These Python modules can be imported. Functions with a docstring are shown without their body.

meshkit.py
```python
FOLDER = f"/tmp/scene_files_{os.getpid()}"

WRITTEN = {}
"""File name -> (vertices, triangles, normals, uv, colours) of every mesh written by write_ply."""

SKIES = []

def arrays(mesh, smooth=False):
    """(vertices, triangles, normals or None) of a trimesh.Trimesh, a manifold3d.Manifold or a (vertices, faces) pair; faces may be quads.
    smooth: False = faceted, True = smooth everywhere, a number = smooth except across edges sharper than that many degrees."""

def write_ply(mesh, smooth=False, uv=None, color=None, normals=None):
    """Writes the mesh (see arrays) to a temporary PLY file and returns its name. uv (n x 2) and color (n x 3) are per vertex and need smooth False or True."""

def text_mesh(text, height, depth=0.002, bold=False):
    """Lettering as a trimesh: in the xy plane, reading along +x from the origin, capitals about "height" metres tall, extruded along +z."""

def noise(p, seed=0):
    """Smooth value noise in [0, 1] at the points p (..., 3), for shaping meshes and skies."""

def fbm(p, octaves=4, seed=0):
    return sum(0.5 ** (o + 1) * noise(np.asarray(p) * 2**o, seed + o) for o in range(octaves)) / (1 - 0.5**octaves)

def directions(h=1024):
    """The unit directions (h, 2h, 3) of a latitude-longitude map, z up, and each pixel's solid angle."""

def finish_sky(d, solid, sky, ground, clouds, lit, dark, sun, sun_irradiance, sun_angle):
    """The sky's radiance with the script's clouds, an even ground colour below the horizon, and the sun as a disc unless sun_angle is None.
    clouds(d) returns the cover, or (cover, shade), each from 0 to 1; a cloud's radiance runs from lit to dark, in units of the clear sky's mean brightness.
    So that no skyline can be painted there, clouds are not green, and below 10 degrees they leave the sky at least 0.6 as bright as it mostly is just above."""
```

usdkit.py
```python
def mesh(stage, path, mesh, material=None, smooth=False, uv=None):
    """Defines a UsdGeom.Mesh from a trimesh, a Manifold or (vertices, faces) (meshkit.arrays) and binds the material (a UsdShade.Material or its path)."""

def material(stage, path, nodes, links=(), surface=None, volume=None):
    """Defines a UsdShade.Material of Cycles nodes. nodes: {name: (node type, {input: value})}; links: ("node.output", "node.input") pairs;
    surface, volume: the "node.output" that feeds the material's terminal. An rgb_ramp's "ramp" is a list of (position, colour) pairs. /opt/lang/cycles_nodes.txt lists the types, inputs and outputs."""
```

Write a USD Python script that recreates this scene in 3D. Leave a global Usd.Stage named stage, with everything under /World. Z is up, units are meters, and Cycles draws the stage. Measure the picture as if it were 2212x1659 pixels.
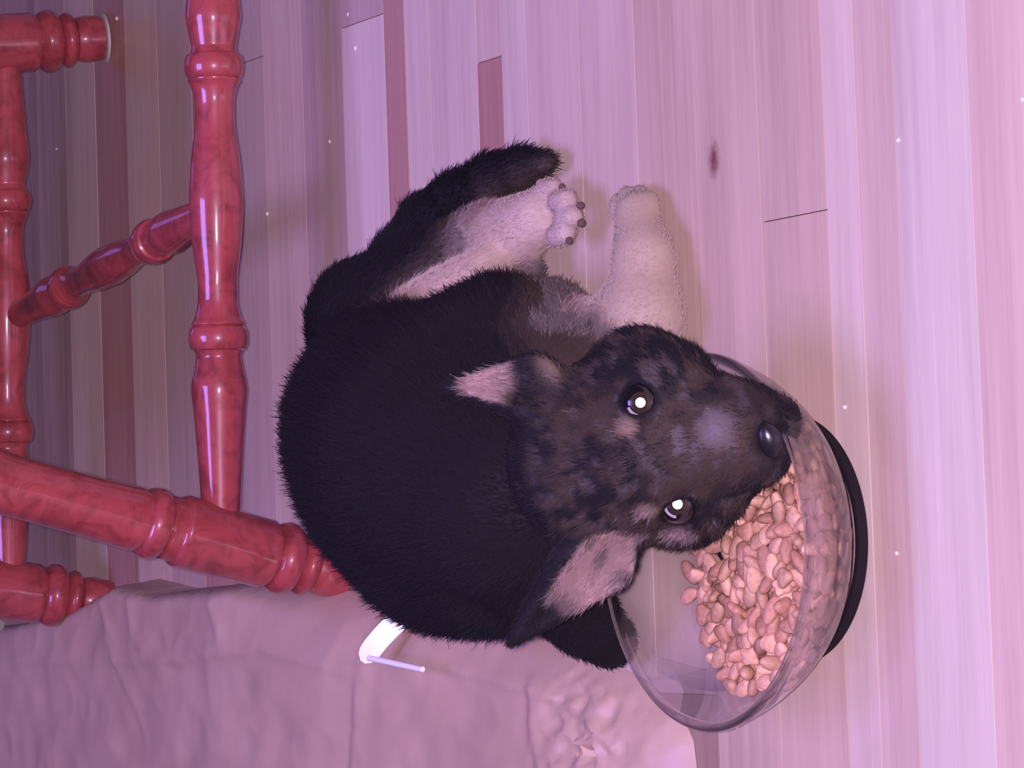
import math, random
import numpy as np, trimesh
from scipy.spatial import cKDTree, Delaunay
import usdkit, meshkit
from pxr import Usd, UsdGeom, UsdLux, UsdShade, Gf, Sdf, Vt

stage = Usd.Stage.CreateInMemory()
UsdGeom.SetStageUpAxis(stage, 'Z'); UsdGeom.SetStageMetersPerUnit(stage, 1.0)
UsdGeom.Xform.Define(stage, '/World'); UsdGeom.Scope.Define(stage, '/World/Looks')

# ------------------------------------------------------------------ camera (a phone held on its side, zoomed in), exposure
F_PX, CAM_H, PITCH = 7000.0, 0.93, math.radians(30)
cs, sn = math.cos(PITCH), math.sin(PITCH)
cam = UsdGeom.Camera.Define(stage, '/World/camera')
cam.CreateHorizontalApertureAttr(36.0); cam.CreateVerticalApertureAttr(27.0)
cam.CreateFocalLengthAttr(36.0 * F_PX / 2212)
cam.CreateClippingRangeAttr((0.05, 100.0)); cam.CreateExposureAttr(0.0)
R_, U_, F_ = np.array([0, -sn, -cs]), np.array([1.0, 0, 0]), np.array([0, cs, -sn])
cam.AddTransformOp().Set(Gf.Matrix4d(*R_, 0, *U_, 0, *(-F_), 0, 0, 0, CAM_H, 1))

# ------------------------------------------------------------------ lights: the phone's flash, a violet screen far behind, a dim rosy room
def light(kind, name, intensity, color, **at_):
    l = kind.Define(stage, '/World/' + name)
    l.CreateIntensityAttr(intensity); l.CreateColorAttr(Gf.Vec3f(*color))
    return l
fl = light(UsdLux.SphereLight, 'phone_flash_light', 50.0, (1.0, 0.765, 1.16))
fl.CreateRadiusAttr(0.011); fl.CreateNormalizeAttr(True)
fp = np.array([0, 0, CAM_H]) - 0.014 * R_ + 0.004 * U_
UsdGeom.Xformable(fl).AddTranslateOp().Set(Gf.Vec3d(*fp))

def aim(l, pos, target):
    z = np.array(pos, float) - np.array(target, float); z /= np.linalg.norm(z)
    x = np.cross([0, 0, 1.0], z); x /= np.linalg.norm(x); y = np.cross(z, x)
    UsdGeom.Xformable(l).AddTransformOp().Set(Gf.Matrix4d(*x, 0, *y, 0, *z, 0, *map(float, pos), 1))
lamp = light(UsdLux.RectLight, 'violet_ceiling_light', 17.0, (0.38, 0.27, 1.0))
lamp.CreateWidthAttr(0.9); lamp.CreateHeightAttr(0.9)
UsdGeom.Xformable(lamp).AddTranslateOp().Set(Gf.Vec3d(-.10, 1.62, 2.3))
tv = light(UsdLux.RectLight, 'violet_screen_light', 1.6, (0.30, 0.24, 1.0))
tv.CreateWidthAttr(0.8); tv.CreateHeightAttr(0.5)
aim(tv, (0.75, 3.8, 1.1), (0.1, 1.8, 0.0))
dome = light(UsdLux.DomeLight, 'room_light', 0.025, (0.62, 0.40, 0.78))

# ------------------------------------------------------------------ helpers
def at(u, v, z):
    du, dv = (u - 1106) / F_PX, (v - 829.5) / F_PX
    d = np.array([-dv, cs - sn * du, -sn - cs * du])
    return np.array([0, 0, CAM_H]) + (z - CAM_H) / d[2] * d
USED = {}
def free(path):
    n = USED.get(path, -1) + 1; USED[path] = n
    return path if n == 0 else f'{path}_{n:03d}'
def tag(p, label=None, cat=None, group=None, kind=None):
    for k, v in (('label', label), ('category', cat), ('group', group), ('kind', kind)):
        if v: p.SetCustomDataByKey(k, v)
def thing(name, label, cat, loc=(0, 0, 0), group=None, kind=None):
    x = UsdGeom.Xform.Define(stage, free('/World/' + name)); x.AddTranslateOp().Set(Gf.Vec3d(*map(float, loc)))
    tag(x.GetPrim(), label, cat, group, kind)
    return x.GetPrim()
ORIGIN = {}
def origin(p):
    while p.GetParent().GetPath() != Sdf.Path('/World'): p = p.GetParent()
    t = p.GetAttribute('xformOp:translate').Get()
    return np.array(t if t else (0, 0, 0))
def part(parent, name, mesh, m, smooth=35, label=None, kind=None, colors=None):
    v, f, n = meshkit.arrays(mesh, False if colors is not None else smooth)
    v = v - origin(parent)
    path = free(str(parent.GetPath()) + '/' + name)
    if colors is not None:
        g = usdkit.mesh(stage, path, (v, f), m, smooth=True)
        UsdGeom.PrimvarsAPI(g).CreatePrimvar('tone', Sdf.ValueTypeNames.Color3fArray, 'vertex').Set(Vt.Vec3fArray.FromNumpy(colors.astype(np.float32)))
    else:
        g = usdkit.mesh(stage, path, (v, f), m)
        if n is not None:
            g.CreateNormalsAttr(Vt.Vec3fArray.FromNumpy(n.astype(np.float32))); g.SetNormalsInterpolation('vertex')
    tag(g.GetPrim(), label, None, None, kind)
    return g.GetPrim()
def lathe(prof, p0, p1, seg=40):
    """prof: (distance from p0 along the axis, radius), closed by caps."""
    p0, p1 = np.asarray(p0, float), np.asarray(p1, float)
    a = (p1 - p0) / np.linalg.norm(p1 - p0)
    b = np.cross(a, [0, 0, 1.0] if abs(a[2]) < 0.9 else [1.0, 0, 0]); b /= np.linalg.norm(b); c = np.cross(a, b)
    prof = np.array(prof, float); ang = np.arange(seg) * 2 * np.pi / seg
    ring = np.cos(ang)[:, None] * b + np.sin(ang)[:, None] * c
    v = (p0 + prof[:, :1] * a)[:, None] + prof[:, 1][:, None, None] * ring[None]
    n = len(prof); i, j = np.meshgrid(np.arange(n - 1), np.arange(seg), indexing='ij'); k = (j + 1) % seg
    q = np.stack([i * seg + j, i * seg + k, (i + 1) * seg + k, (i + 1) * seg + j], -1).reshape(-1, 4)
    f = np.vstack([q[:, [0, 1, 2]], q[:, [0, 2, 3]]])
    v = np.vstack([v.reshape(-1, 3), p0 + prof[0, 0] * a, p0 + prof[-1, 0] * a]); s = np.arange(seg); t = (s + 1) % seg
    f = np.vstack([f, np.stack([t, s, np.full(seg, n * seg)], 1), np.stack([(n - 1) * seg + s, (n - 1) * seg + t, np.full(seg, n * seg + 1)], 1)])
    m = trimesh.Trimesh(v, f, process=False)
    if m.volume < 0: m.invert()
    return m
def spline(points, per=6):
    """A smooth profile through the points (x rising)."""
    from scipy.interpolate import PchipInterpolator
    p = np.array(points, float); x = np.unique(np.concatenate([np.linspace(a, b, per) for a, b in zip(p[:-1, 0], p[1:, 0])]))
    return np.stack([x, PchipInterpolator(p[:, 0], p[:, 1])(x)], 1)
def tube(pts, rad, seg=10):
    p = np.asarray(pts, float); rad = np.broadcast_to(rad, (len(p),))
    t = np.gradient(p, axis=0); t /= np.linalg.norm(t, axis=1, keepdims=True)
    a = np.cross(t, [0.13, 0.2, 1.0]); a /= np.linalg.norm(a, axis=1, keepdims=True); b = np.cross(t, a)
    ang = np.arange(seg) * 2 * np.pi / seg
    v = p[:, None] + rad[:, None, None] * (np.cos(ang)[None, :, None] * a[:, None] + np.sin(ang)[None, :, None] * b[:, None])
    i, j = np.meshgrid(np.arange(len(p) - 1), np.arange(seg), indexing='ij'); k = (j + 1) % seg
    q = np.stack([i * seg + j, i * seg + k, (i + 1) * seg + k, (i + 1) * seg + j], -1).reshape(-1, 4)
    return trimesh.Trimesh(v.reshape(-1, 3), np.vstack([q[:, [0, 1, 2]], q[:, [0, 2, 3]]]), process=False)

# ------------------------------------------------------------------ materials
LOOKS = '/World/Looks/'
YAW = math.radians(3.9)
def wood_floor(name, base, dark, streak=0.5, rough=0.42, knot=None):
    nodes = {'g': ('geometry', {}), 'r': ('mapping', {'rotation': (0, 0, -YAW), 'scale': (1, 1, 1)}),
             'm': ('mapping', {'scale': (5, 150, 20)}), 'm2': ('mapping', {'scale': (1.6, 22, 4)}), 'm3': ('mapping', {'scale': (14, 420, 30)}),
             'n': ('noise_texture', {'scale': 1.0, 'detail': 4, 'roughness': 0.6, 'distortion': 0.3}),
             'n2': ('noise_texture', {'scale': 1.0, 'detail': 3, 'roughness': 0.5, 'distortion': 0.6}),
             'n3': ('noise_texture', {'scale': 1.0, 'detail': 2, 'roughness': 0.6}),
             'c': ('rgb_ramp', {'ramp': [(0.25, dark), (0.5, base), (0.72, [min(1, x * 1.12 + 0.01) for x in base])]}),
             'mx': ('math', {'math_type': 'multiply_add', 'value2': streak, 'value3': 0.5 - streak * 0.5}),
             'ad': ('math', {'math_type': 'multiply_add', 'value2': 0.75, 'value3': -0.375}), 'su': ('math', {'math_type': 'add'}),
             'b': ('bump', {'strength': 0.12, 'distance': 0.0006}),
             'p': ('principled_bsdf', {'roughness': rough, 'specular_ior_level': 0.4})}
    links = [('g.position', 'r.vector'), ('r.vector', 'm.vector'), ('r.vector', 'm2.vector'), ('r.vector', 'm3.vector'), ('m.vector', 'n.vector'), ('m2.vector', 'n2.vector'), ('m3.vector', 'n3.vector'),
             ('n.fac', 'mx.value1'), ('n2.fac', 'ad.value1'), ('mx.value', 'su.value1'), ('ad.value', 'su.value2'), ('su.value', 'c.fac'), ('n3.fac', 'b.height'), ('b.normal', 'p.normal')]
    col = 'c.color'
    if knot is not None:
        nodes |= {'km': ('mapping', {'mapping_type': 'point', 'location': (-knot[0], -knot[1], 0)}), 'ks': ('mapping', {'scale': (1 / 0.0125, 1 / 0.0065, 0)}),
                  'kn': ('noise_texture', {'scale': 300.0, 'detail': 2}), 'kl': ('vector_math', {'math_type': 'length'}),
                  'ka': ('math', {'math_type': 'multiply_add', 'value2': 0.7, 'value3': -0.35}), 'kb': ('math', {'math_type': 'add'}),
                  'kr': ('rgb_ramp', {'ramp': [(0.15, (1, 1, 1)), (0.55, (0.55, 0.55, 0.55)), (1.0, (0, 0, 0))]}), 'kx': ('mix', {'color2': (0.17, 0.065, 0.05)})}
        links += [('g.position', 'km.vector'), ('km.vector', 'ks.vector'), ('ks.vector', 'kl.vector1'), ('g.position', 'kn.vector'), ('kn.fac', 'ka.value1'), ('kl.value', 'kb.value1'), ('ka.value', 'kb.value2'),
                  ('kb.value', 'kr.fac'), ('kr.color', 'kx.fac'), ('c.color', 'kx.color1')]
        col = 'kx.color'
    links.append((col, 'p.base_color'))
    return usdkit.material(stage, LOOKS + name, nodes, links, 'p.BSDF')

KNOT = at(1542, 345, 0)
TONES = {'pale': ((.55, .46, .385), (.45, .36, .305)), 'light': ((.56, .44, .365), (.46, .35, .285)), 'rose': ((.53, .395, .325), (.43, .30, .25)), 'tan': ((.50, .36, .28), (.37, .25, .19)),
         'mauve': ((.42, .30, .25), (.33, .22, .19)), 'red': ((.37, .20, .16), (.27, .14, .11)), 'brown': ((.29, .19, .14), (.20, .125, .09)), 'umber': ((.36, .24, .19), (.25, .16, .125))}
WOOD = {k: wood_floor('floor_wood_' + k, *v) for k, v in TONES.items()}
WOOD['knotty'] = wood_floor('floor_wood_knotty', *TONES['tan'], knot=KNOT)
M_SUB = usdkit.material(stage, LOOKS + 'subfloor', {'p': ('principled_bsdf', {'base_color': (.10, .06, .05), 'roughness': .8})}, [], 'p.BSDF')

def cherry(name, base, dark):
    return usdkit.material(stage, LOOKS + name, {
        't': ('texture_coordinate', {}), 'm': ('mapping', {'scale': (60, 60, 60)}), 'n': ('noise_texture', {'scale': 1.0, 'detail': 4, 'roughness': .6, 'distortion': 1.0}),
        'c': ('rgb_ramp', {'ramp': [(.3, dark), (.55, base), (.8, [x * 1.15 for x in base])]}),
        'p': ('principled_bsdf', {'roughness': .38, 'coat_weight': 1.0, 'coat_roughness': .085, 'specular_ior_level': .25})},
        [('t.object', 'm.vector'), ('m.vector', 'n.vector'), ('n.fac', 'c.fac'), ('c.color', 'p.base_color')], 'p.BSDF')
M_CHERRY = cherry('cherry_wood', (.34, .056, .060), (.20, .030, .031))
M_GLIDE = usdkit.material(stage, LOOKS + 'glide_plastic', {'p': ('principled_bsdf', {'base_color': (.42, .38, .33), 'roughness': .5})}, [], 'p.BSDF')

# ------------------------------------------------------------------ floor: strips of planks
rng = random.Random(7)
floor = UsdGeom.Xform.Define(stage, '/World/floor').GetPrim(); tag(floor, 'floor of narrow wooden planks', None, None, 'structure')
ES, ET = np.array([math.cos(YAW), math.sin(YAW), 0]), np.array([-math.sin(YAW), math.cos(YAW), 0])
def plank_mesh(s0, s1, t0, t1, lift):
    g, c, d = 0.00025, 0.0001, 0.006
    def ring(e, z): return [(s0 + g + e, t0 + g + e, z), (s1 - g - e, t0 + g + e, z), (s1 - g - e, t1 - g - e, z), (s0 + g + e, t1 - g - e, z)]
    v = np.array(ring(0, -d) + ring(0, lift - c * .6) + ring(c, lift))
    f = [(0, 2, 1), (0, 3, 2), (8, 9, 10), (8, 10, 11)]
    for b in (0, 4):
        for i in range(4):
            j = (i + 1) % 4; f += [(b + i, b + j, b + 4 + j), (b + i, b + 4 + j, b + 4 + i)]
    w = v[:, :1] * ES + v[:, 1:2] * ET; w[:, 2] = v[:, 2]
    return trimesh.Trimesh(w, f, process=False)
PITCH_T = 0.0572
rows = []
for k in range(-9, 34):
    t0 = 1.235 + PITCH_T * k
    if k == 0: rows += [(k, t0, 1.2655), (k + .5, 1.2655, t0 + PITCH_T)]
    elif k == 6: rows += [(k, t0, t0 + .0285), (k + .5, t0 + .0285, t0 + PITCH_T)]
    elif k == 8: rows += [(k, t0, t0 + .031), (k + .5, t0 + .031, t0 + PITCH_T)]
    else: rows.append((k, t0, t0 + PITCH_T))
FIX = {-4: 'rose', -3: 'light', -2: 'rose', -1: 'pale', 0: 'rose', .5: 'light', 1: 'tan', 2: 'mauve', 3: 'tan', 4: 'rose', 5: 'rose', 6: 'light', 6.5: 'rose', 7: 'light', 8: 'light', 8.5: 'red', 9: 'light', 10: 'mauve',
       11: 'tan', 12: 'mauve', 13: 'red', 14: 'mauve', 15: 'tan', 16: 'red', 17: 'tan', 18: 'umber', 19: 'brown', 20: 'brown', 21: 'umber', 22: 'brown'}  # far rows also toned darker, for the weaker light reaching them
def s_of(u, v): return float(at(u, v, 0) @ ES)
BREAK = {6.5: (s_of(1060, 128), 'rose', 'red'), 2: (s_of(1560, 2100), 'knotty', 'mauve'), 1: (s_of(1700, 470), 'tan', 'tan'), 13: (s_of(450, -300), 'red', 'red'), 3: (s_of(1510, 1500), 'tan', 'brown')}
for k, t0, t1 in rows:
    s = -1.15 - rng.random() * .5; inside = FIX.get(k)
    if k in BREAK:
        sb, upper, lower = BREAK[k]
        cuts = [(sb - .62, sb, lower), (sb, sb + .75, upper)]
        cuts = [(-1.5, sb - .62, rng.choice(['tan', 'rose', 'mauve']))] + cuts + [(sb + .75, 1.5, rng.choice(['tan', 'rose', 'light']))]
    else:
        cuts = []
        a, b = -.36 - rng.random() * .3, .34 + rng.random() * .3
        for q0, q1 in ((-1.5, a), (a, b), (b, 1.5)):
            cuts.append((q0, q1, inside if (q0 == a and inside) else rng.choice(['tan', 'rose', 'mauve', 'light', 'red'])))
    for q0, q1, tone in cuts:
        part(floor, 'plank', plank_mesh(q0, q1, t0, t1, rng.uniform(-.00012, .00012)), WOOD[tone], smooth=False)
part(floor, 'subfloor', trimesh.creation.box(extents=(7, 8, .02), transform=trimesh.transformations.translation_matrix((0, 2, -.016))), M_SUB, smooth=False)

# ------------------------------------------------------------------ chair with turned legs and stretchers
CH = np.array([0.09, 2.02, 0])
chair = thing('dining_chair', 'glossy cherry-red wooden chair with turned legs and stretchers standing behind the puppy', 'chair', CH)
def leg(foot, top, glide=True, scale=1.0):
    foot, top = np.array(foot, float), np.array(top, float)
    L = np.linalg.norm(top - foot); c = .01 * scale
    z0 = .3 if glide else .02
    prof = [(z0 * c, 1.35 * c), ((z0 + .05) * c, 1.6 * c)]
    prof += list(map(tuple, spline([(.8 * c, 1.66 * c), (1.5 * c, 1.72 * c), (2.25 * c, 1.55 * c)], 5)))
    prof += [(2.3 * c, 1.42 * c)] + list(map(tuple, spline([(2.45 * c, 1.75 * c), (2.9 * c, 2.02 * c), (3.3 * c, 1.8 * c)], 5))) + [(3.4 * c, 1.62 * c)]
    prof += list(map(tuple, spline([(3.55 * c, 1.95 * c), (4.3 * c, 2.3 * c), (5.0 * c, 2.02 * c)], 6))) + [(5.1 * c, 1.85 * c), (5.25 * c, 1.98 * c), (5.6 * c, 2.16 * c)]
    prof += [(11.4 * c, 2.26 * c), (11.6 * c, 2.18 * c), (11.75 * c, 2.0 * c), (12.4 * c, 1.98 * c), (12.55 * c, 1.82 * c)]
    prof += list(map(tuple, spline([(12.7 * c, 2.0 * c), (13.3 * c, 2.24 * c), (13.9 * c, 2.05 * c)], 6))) + [(14.0 * c, 1.86 * c), (14.3 * c, 1.92 * c)]
    prof += list(map(tuple, spline([(14.6 * c, 1.98 * c), (18 * c, 1.86 * c), (22 * c, 1.84 * c), (27 * c, 2.2 * c), (31 * c, 2.3 * c), (34 * c, 1.75 * c), (36 * c, 1.7 * c)], 6)))
    prof += list(map(tuple, spline([(36.3 * c, 2.0 * c), (36.9 * c, 2.2 * c), (37.5 * c, 2.0 * c)], 5))) + [(37.7 * c, 1.8 * c), (L, 1.6 * c)]
    lg = part(chair, 'leg', lathe(prof, foot, top, 48), M_CHERRY, 40)
    if glide: part(lg, 'glide', lathe([(0, 1.75 * c), (.1 * c, 1.9 * c), (.28 * c, 1.9 * c), (.33 * c, 1.6 * c)], foot, top, 32), M_GLIDE, 40)
def upto(foot, u, v):      # the leg's axis passes over pixel (u, v): same depth as its foot, leaning back slightly
    foot = np.array(foot, float); du, dv = (u - 1106) / F_PX, (v - 829.5) / F_PX
    d = np.array([-dv, cs - sn * du, -sn - cs * du]); t = (foot[1] + .012) / d[1]
    p = np.array([0, 0, CAM_H]) + t * d; k = (.425 - foot[2]) / (p[2] - foot[2])
    return foot + (p - foot) * k
FA, FB, FC = at(744, 1241, 0), at(238, 1302, 0), at(228, 82, 0)
FD = np.array([.346, 1.838, 0])
TA, TB, TC = upto(FA, 0, 1043), upto(FB, 0, 1272), upto(FC, 0, 95)
TD = FD + np.array([-(TA - FA)[0], (TA - FA)[1], .425])
for q in ((FA, TA, False), (FD, TD), (FB, TB, False), (FC, TC)): leg(*q)
def on(foot, top, z): return foot + (top - foot) * (z / top[2])
def stretcher(p0, p1, c, rc=.01):
    L = np.linalg.norm(p1 - p0); h = L / 2 / c        # half length in units
    half = [(0, 1.70), (2.6, 1.56), (5.6, 1.24), (6.6, 1.24), (7.7, 1.42), (8.2, 1.66)]
    prof = list(map(tuple, spline(half, 6)))
    prof += [(8.3, 1.66), (8.36, 1.55)] + list(map(tuple, spline([(8.5, 1.72), (9.2, 1.86), (9.95, 1.7)], 6))) + [(10.05, 1.5)]
    prof += list(map(tuple, spline([(10.4, 1.38), (11.4, 1.55), (12.6, 1.74), (14.2, 1.6), (h - 2.6, 1.22), (h, 1.12)], 6)))
    full = [((h - x) * c, r * rc) for x, r in prof[::-1]] + [((h + x) * c, r * rc) for x, r in prof[1:]]
    return lathe(full, p0, p1, 48)
SA, SD = on(FA, TA, .083), on(FD, TD, .083)
SB, SC = on(FB, TB, .074), on(FC, TC, .074)
part(chair, 'stretcher', stretcher(SA, SD, .0092), M_CHERRY, 40)
part(chair, 'stretcher', stretcher(SB, SC, .0091), M_CHERRY, 40)
part(chair, 'cross_stretcher', stretcher((SA + SD) / 2 + [-.002, .01, -.006], (SB + SC) / 2 + [0, -.008, -.004], .0084, .0082), M_CHERRY, 40)
top_c = (TA + TB + TC + TD) / 4
def rounded_slab(cx, cy, hx, hy, z0, z1, n=2.6):
    a = np.linspace(0, 2 * np.pi, 72, endpoint=False); ca, sa = np.cos(a), np.sin(a)
    x = np.sign(ca) * np.abs(ca) ** (2 / n); y = np.sign(sa) * np.abs(sa) ** (2 / n); vs, fs = [], []
    rings = [(0.94, z0), (.985, z0 + .006), (1, z0 + .016), (1, z1 - .012), (.985, z1 - .003), (.95, z1), (.6, z1 - .006)]
    for s, z in rings: vs.append(np.stack([cx + x * hx * s, cy + y * hy * s, np.full(72, z)], 1))
    v = np.vstack(vs + [[[cx, cy, z0]], [[cx, cy, z1 - .008]]])
    for i in range(len(rings) - 1):
        for j in range(72):
            k = (j + 1) % 72; fs += [(i * 72 + j, i * 72 + k, (i + 1) * 72 + k), (i * 72 + j, (i + 1) * 72 + k, (i + 1) * 72 + j)]
    for j in range(72):
        k = (j + 1) % 72; fs += [(k, j, len(v) - 2), ((len(rings) - 1) * 72 + j, (len(rings) - 1) * 72 + k, len(v) - 1)]
    return trimesh.Trimesh(v, fs, process=False)
part(chair, 'seat', rounded_slab(top_c[0], top_c[1] + .01, .20, .172, .418, .455), M_CHERRY, 50)

# ------------------------------------------------------------------ brown paper bag lying beside the chair
M_PAPER = usdkit.material(stage, LOOKS + 'kraft_paper', {
    'g': ('geometry', {}), 'n': ('noise_texture', {'scale': 14.0, 'detail': 5, 'roughness': .6}), 'n2': ('noise_texture', {'scale': 500.0, 'detail': 2}),
    'c': ('rgb_ramp', {'ramp': [(.3, (.43, .285, .21)), (.7, (.53, .36, .27))]}), 'b': ('bump', {'strength': .08, 'distance': .0005}),
    'p': ('principled_bsdf', {'roughness': .42, 'specular_ior_level': .5})},
    [('g.position', 'n.vector'), ('g.position', 'n2.vector'), ('n.fac', 'c.fac'), ('c.color', 'p.base_color'), ('n2.fac', 'b.height'), ('b.normal', 'p.normal')], 'p.BSDF')
def seg_dist(p, a, b):
    ab = b - a; t = np.clip(((p - a) @ ab) / (ab @ ab), 0, 1)
    return np.linalg.norm(p - (a + t[:, None] * ab), axis=1), t
def poly_dist(p, line):
    return np.min([seg_dist(p, line[i], line[i + 1])[0] for i in range(len(line) - 1)], axis=0)
outline = [at(*q)[:2] for q in ((1512, 1700, .0), (1500, 1600, .0), (1470, 1530, .0), (1390, 1465, .0), (1260, 1400, 0), (1100, 1335, 0), (960, 1295, 0), (830, 1285, .0), (740, 1283, .02), (640, 1262, .026), (500, 1258, .03), (330, 1274, .034), (238, 1254, .038), (192, 1280, .038), (150, 1308, .036), (0, 1347, .034), (-160, 1362, .03))]
outline += [np.array([-.42, 2.45]), np.array([-.52, 1.95]), np.array([-.46, 1.40]), np.array([-.30, 1.33])]
outline = np.array(outline)
from shapely import Polygon, Point, contains_xy
poly = Polygon(outline).buffer(0)
def bag_mesh():
    ring = np.array(poly.segmentize(.003).exterior.coords)[:-1]
    x0, y0, x1, y1 = poly.bounds; g = np.stack(np.meshgrid(np.arange(x0, x1, .0028), np.arange(y0, y1, .0034)), -1).reshape(-1, 2)
    g = g + np.random.default_rng(3).uniform(-.0005, .0005, g.shape)
    g = g[contains_xy(poly.buffer(-.002), g[:, 0], g[:, 1])]
    p = np.vstack([ring, g]); d = poly_dist(p, np.vstack([ring, ring[:1]])); n = len(ring)
    tri = Delaunay(p).simplices; c = p[tri].mean(1); tri = tri[contains_xy(poly, c[:, 0], c[:, 1])]
    q = np.c_[p, np.zeros(len(p))]
    far = np.clip((p[:, 1] - 1.62) / .3, 0, 1)
    h = (.024 + .014 * far) * (1 - np.exp(-d / (.035 - .0325 * far))) + .012 * (meshkit.fbm(q * 9 + 3, 3, 5) - .5) * np.minimum(d / .04, 1)
    ramp = np.minimum(d / .012, 1)
    def line(pts, amp, w, z=.028, sgn=1):
        nonlocal h
        dd = poly_dist(p, np.array([at(u, v, z)[:2] for u, v in pts])); h = h + sgn * amp * np.exp(-dd / w) * ramp
    def fold(pts, amp, w, z=.028):
        nonlocal h
        q = np.array([at(u, v, z)[:2] for u, v in pts]); best = np.full(len(p), 9.0); sg = np.zeros(len(p)); ends = np.zeros(len(p))
        for i in range(len(q) - 1):
            d_, t_ = seg_dist(p, q[i], q[i + 1]); e_ = q[i + 1] - q[i]; c_ = e_[0] * (p[:, 1] - q[i][1]) - e_[1] * (p[:, 0] - q[i][0])
            m_ = d_ < best; best = np.where(m_, d_, best); sg = np.where(m_, np.tanh(c_ / np.linalg.norm(e_) / .0030), sg)
        h = h + amp * sg * np.exp(-best / w) * ramp
    fold([(900, 1440), (1000, 1468), (1080, 1490), (1160, 1512), (1200, 1545), (1245, 1575)], .0020, .012)
    fold([(270, 1432), (370, 1428), (430, 1437), (470, 1417), (600, 1410), (740, 1450)], .0012, .012)
    fold([(1110, 1500), (1118, 1560), (1140, 1659), (1155, 1720)], .0016, .010)
    fold([(772, 1500), (772, 1570), (760, 1700)], .0014, .012)
    fold([(1212, 1575), (1208, 1620), (1216, 1700)], .0022, .010); fold([(1190, 1478), (1228, 1505), (1246, 1550), (1240, 1600)], .0014, .010)
    fold([(280, 1430), (300, 1490), (330, 1570)], .0009, .012)
    line([(-100, 1440), (120, 1420), (270, 1430), (370, 1428), (470, 1415), (600, 1408), (740, 1448), (820, 1430), (930, 1448), (1080, 1490), (1160, 1510), (1240, 1575), (1290, 1620)], .0035, .012)
    pass
    for a in (((300, 1275), (318, 1370), (340, 1400)), ((470, 1262), (510, 1365)), ((245, 1300), (262, 1350))):
        line(a, .0028, .009, .03)
    near = np.exp(-(np.linalg.norm(p - at(1215, 1600, .03)[:2], axis=1) / .035) ** 2)
    h += near * ramp * .011 * (np.abs(meshkit.fbm(q * 75 + 7, 2, 9) - .5) * -2 + .35)
    h += .0022 * ramp * (np.abs(meshkit.fbm(q * 26, 2, 11) - .5) * -2 + .3)
    h = np.maximum(h, .0012 * np.minimum(d / .002, 1)) + .0006
    top = np.c_[p, h]; bot = np.c_[p, np.full(len(p), .0004)]
    s = np.arange(n); e = (s + 1) % n; N = len(p); area = np.cross(p[tri[:, 1]] - p[tri[:, 0]], p[tri[:, 2]] - p[tri[:, 0]]); tri[area < 0] = tri[area < 0][:, ::-1]
    f = np.vstack([tri, tri[:, ::-1] + N, np.stack([s + N, e + N, e], 1), np.stack([s + N, e, s], 1)])
    m = trimesh.Trimesh(np.vstack([top, bot]), f, process=False)
    if m.volume < 0: m.invert()
    return m, (p, h)
BAG, (BAGP, BAGH) = bag_mesh()
bag_tree = cKDTree(BAGP)
def bag_z(xy): return float(BAGH[bag_tree.query(xy)[1]])
bag_c = np.array([*poly.centroid.coords[0], 0])
bag = thing('paper_bag', 'creased brown paper bag lying flat on the floor beside the puppy and bowl', 'paper bag', bag_c)
part(bag, 'paper', BAG, M_PAPER, 28)

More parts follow.
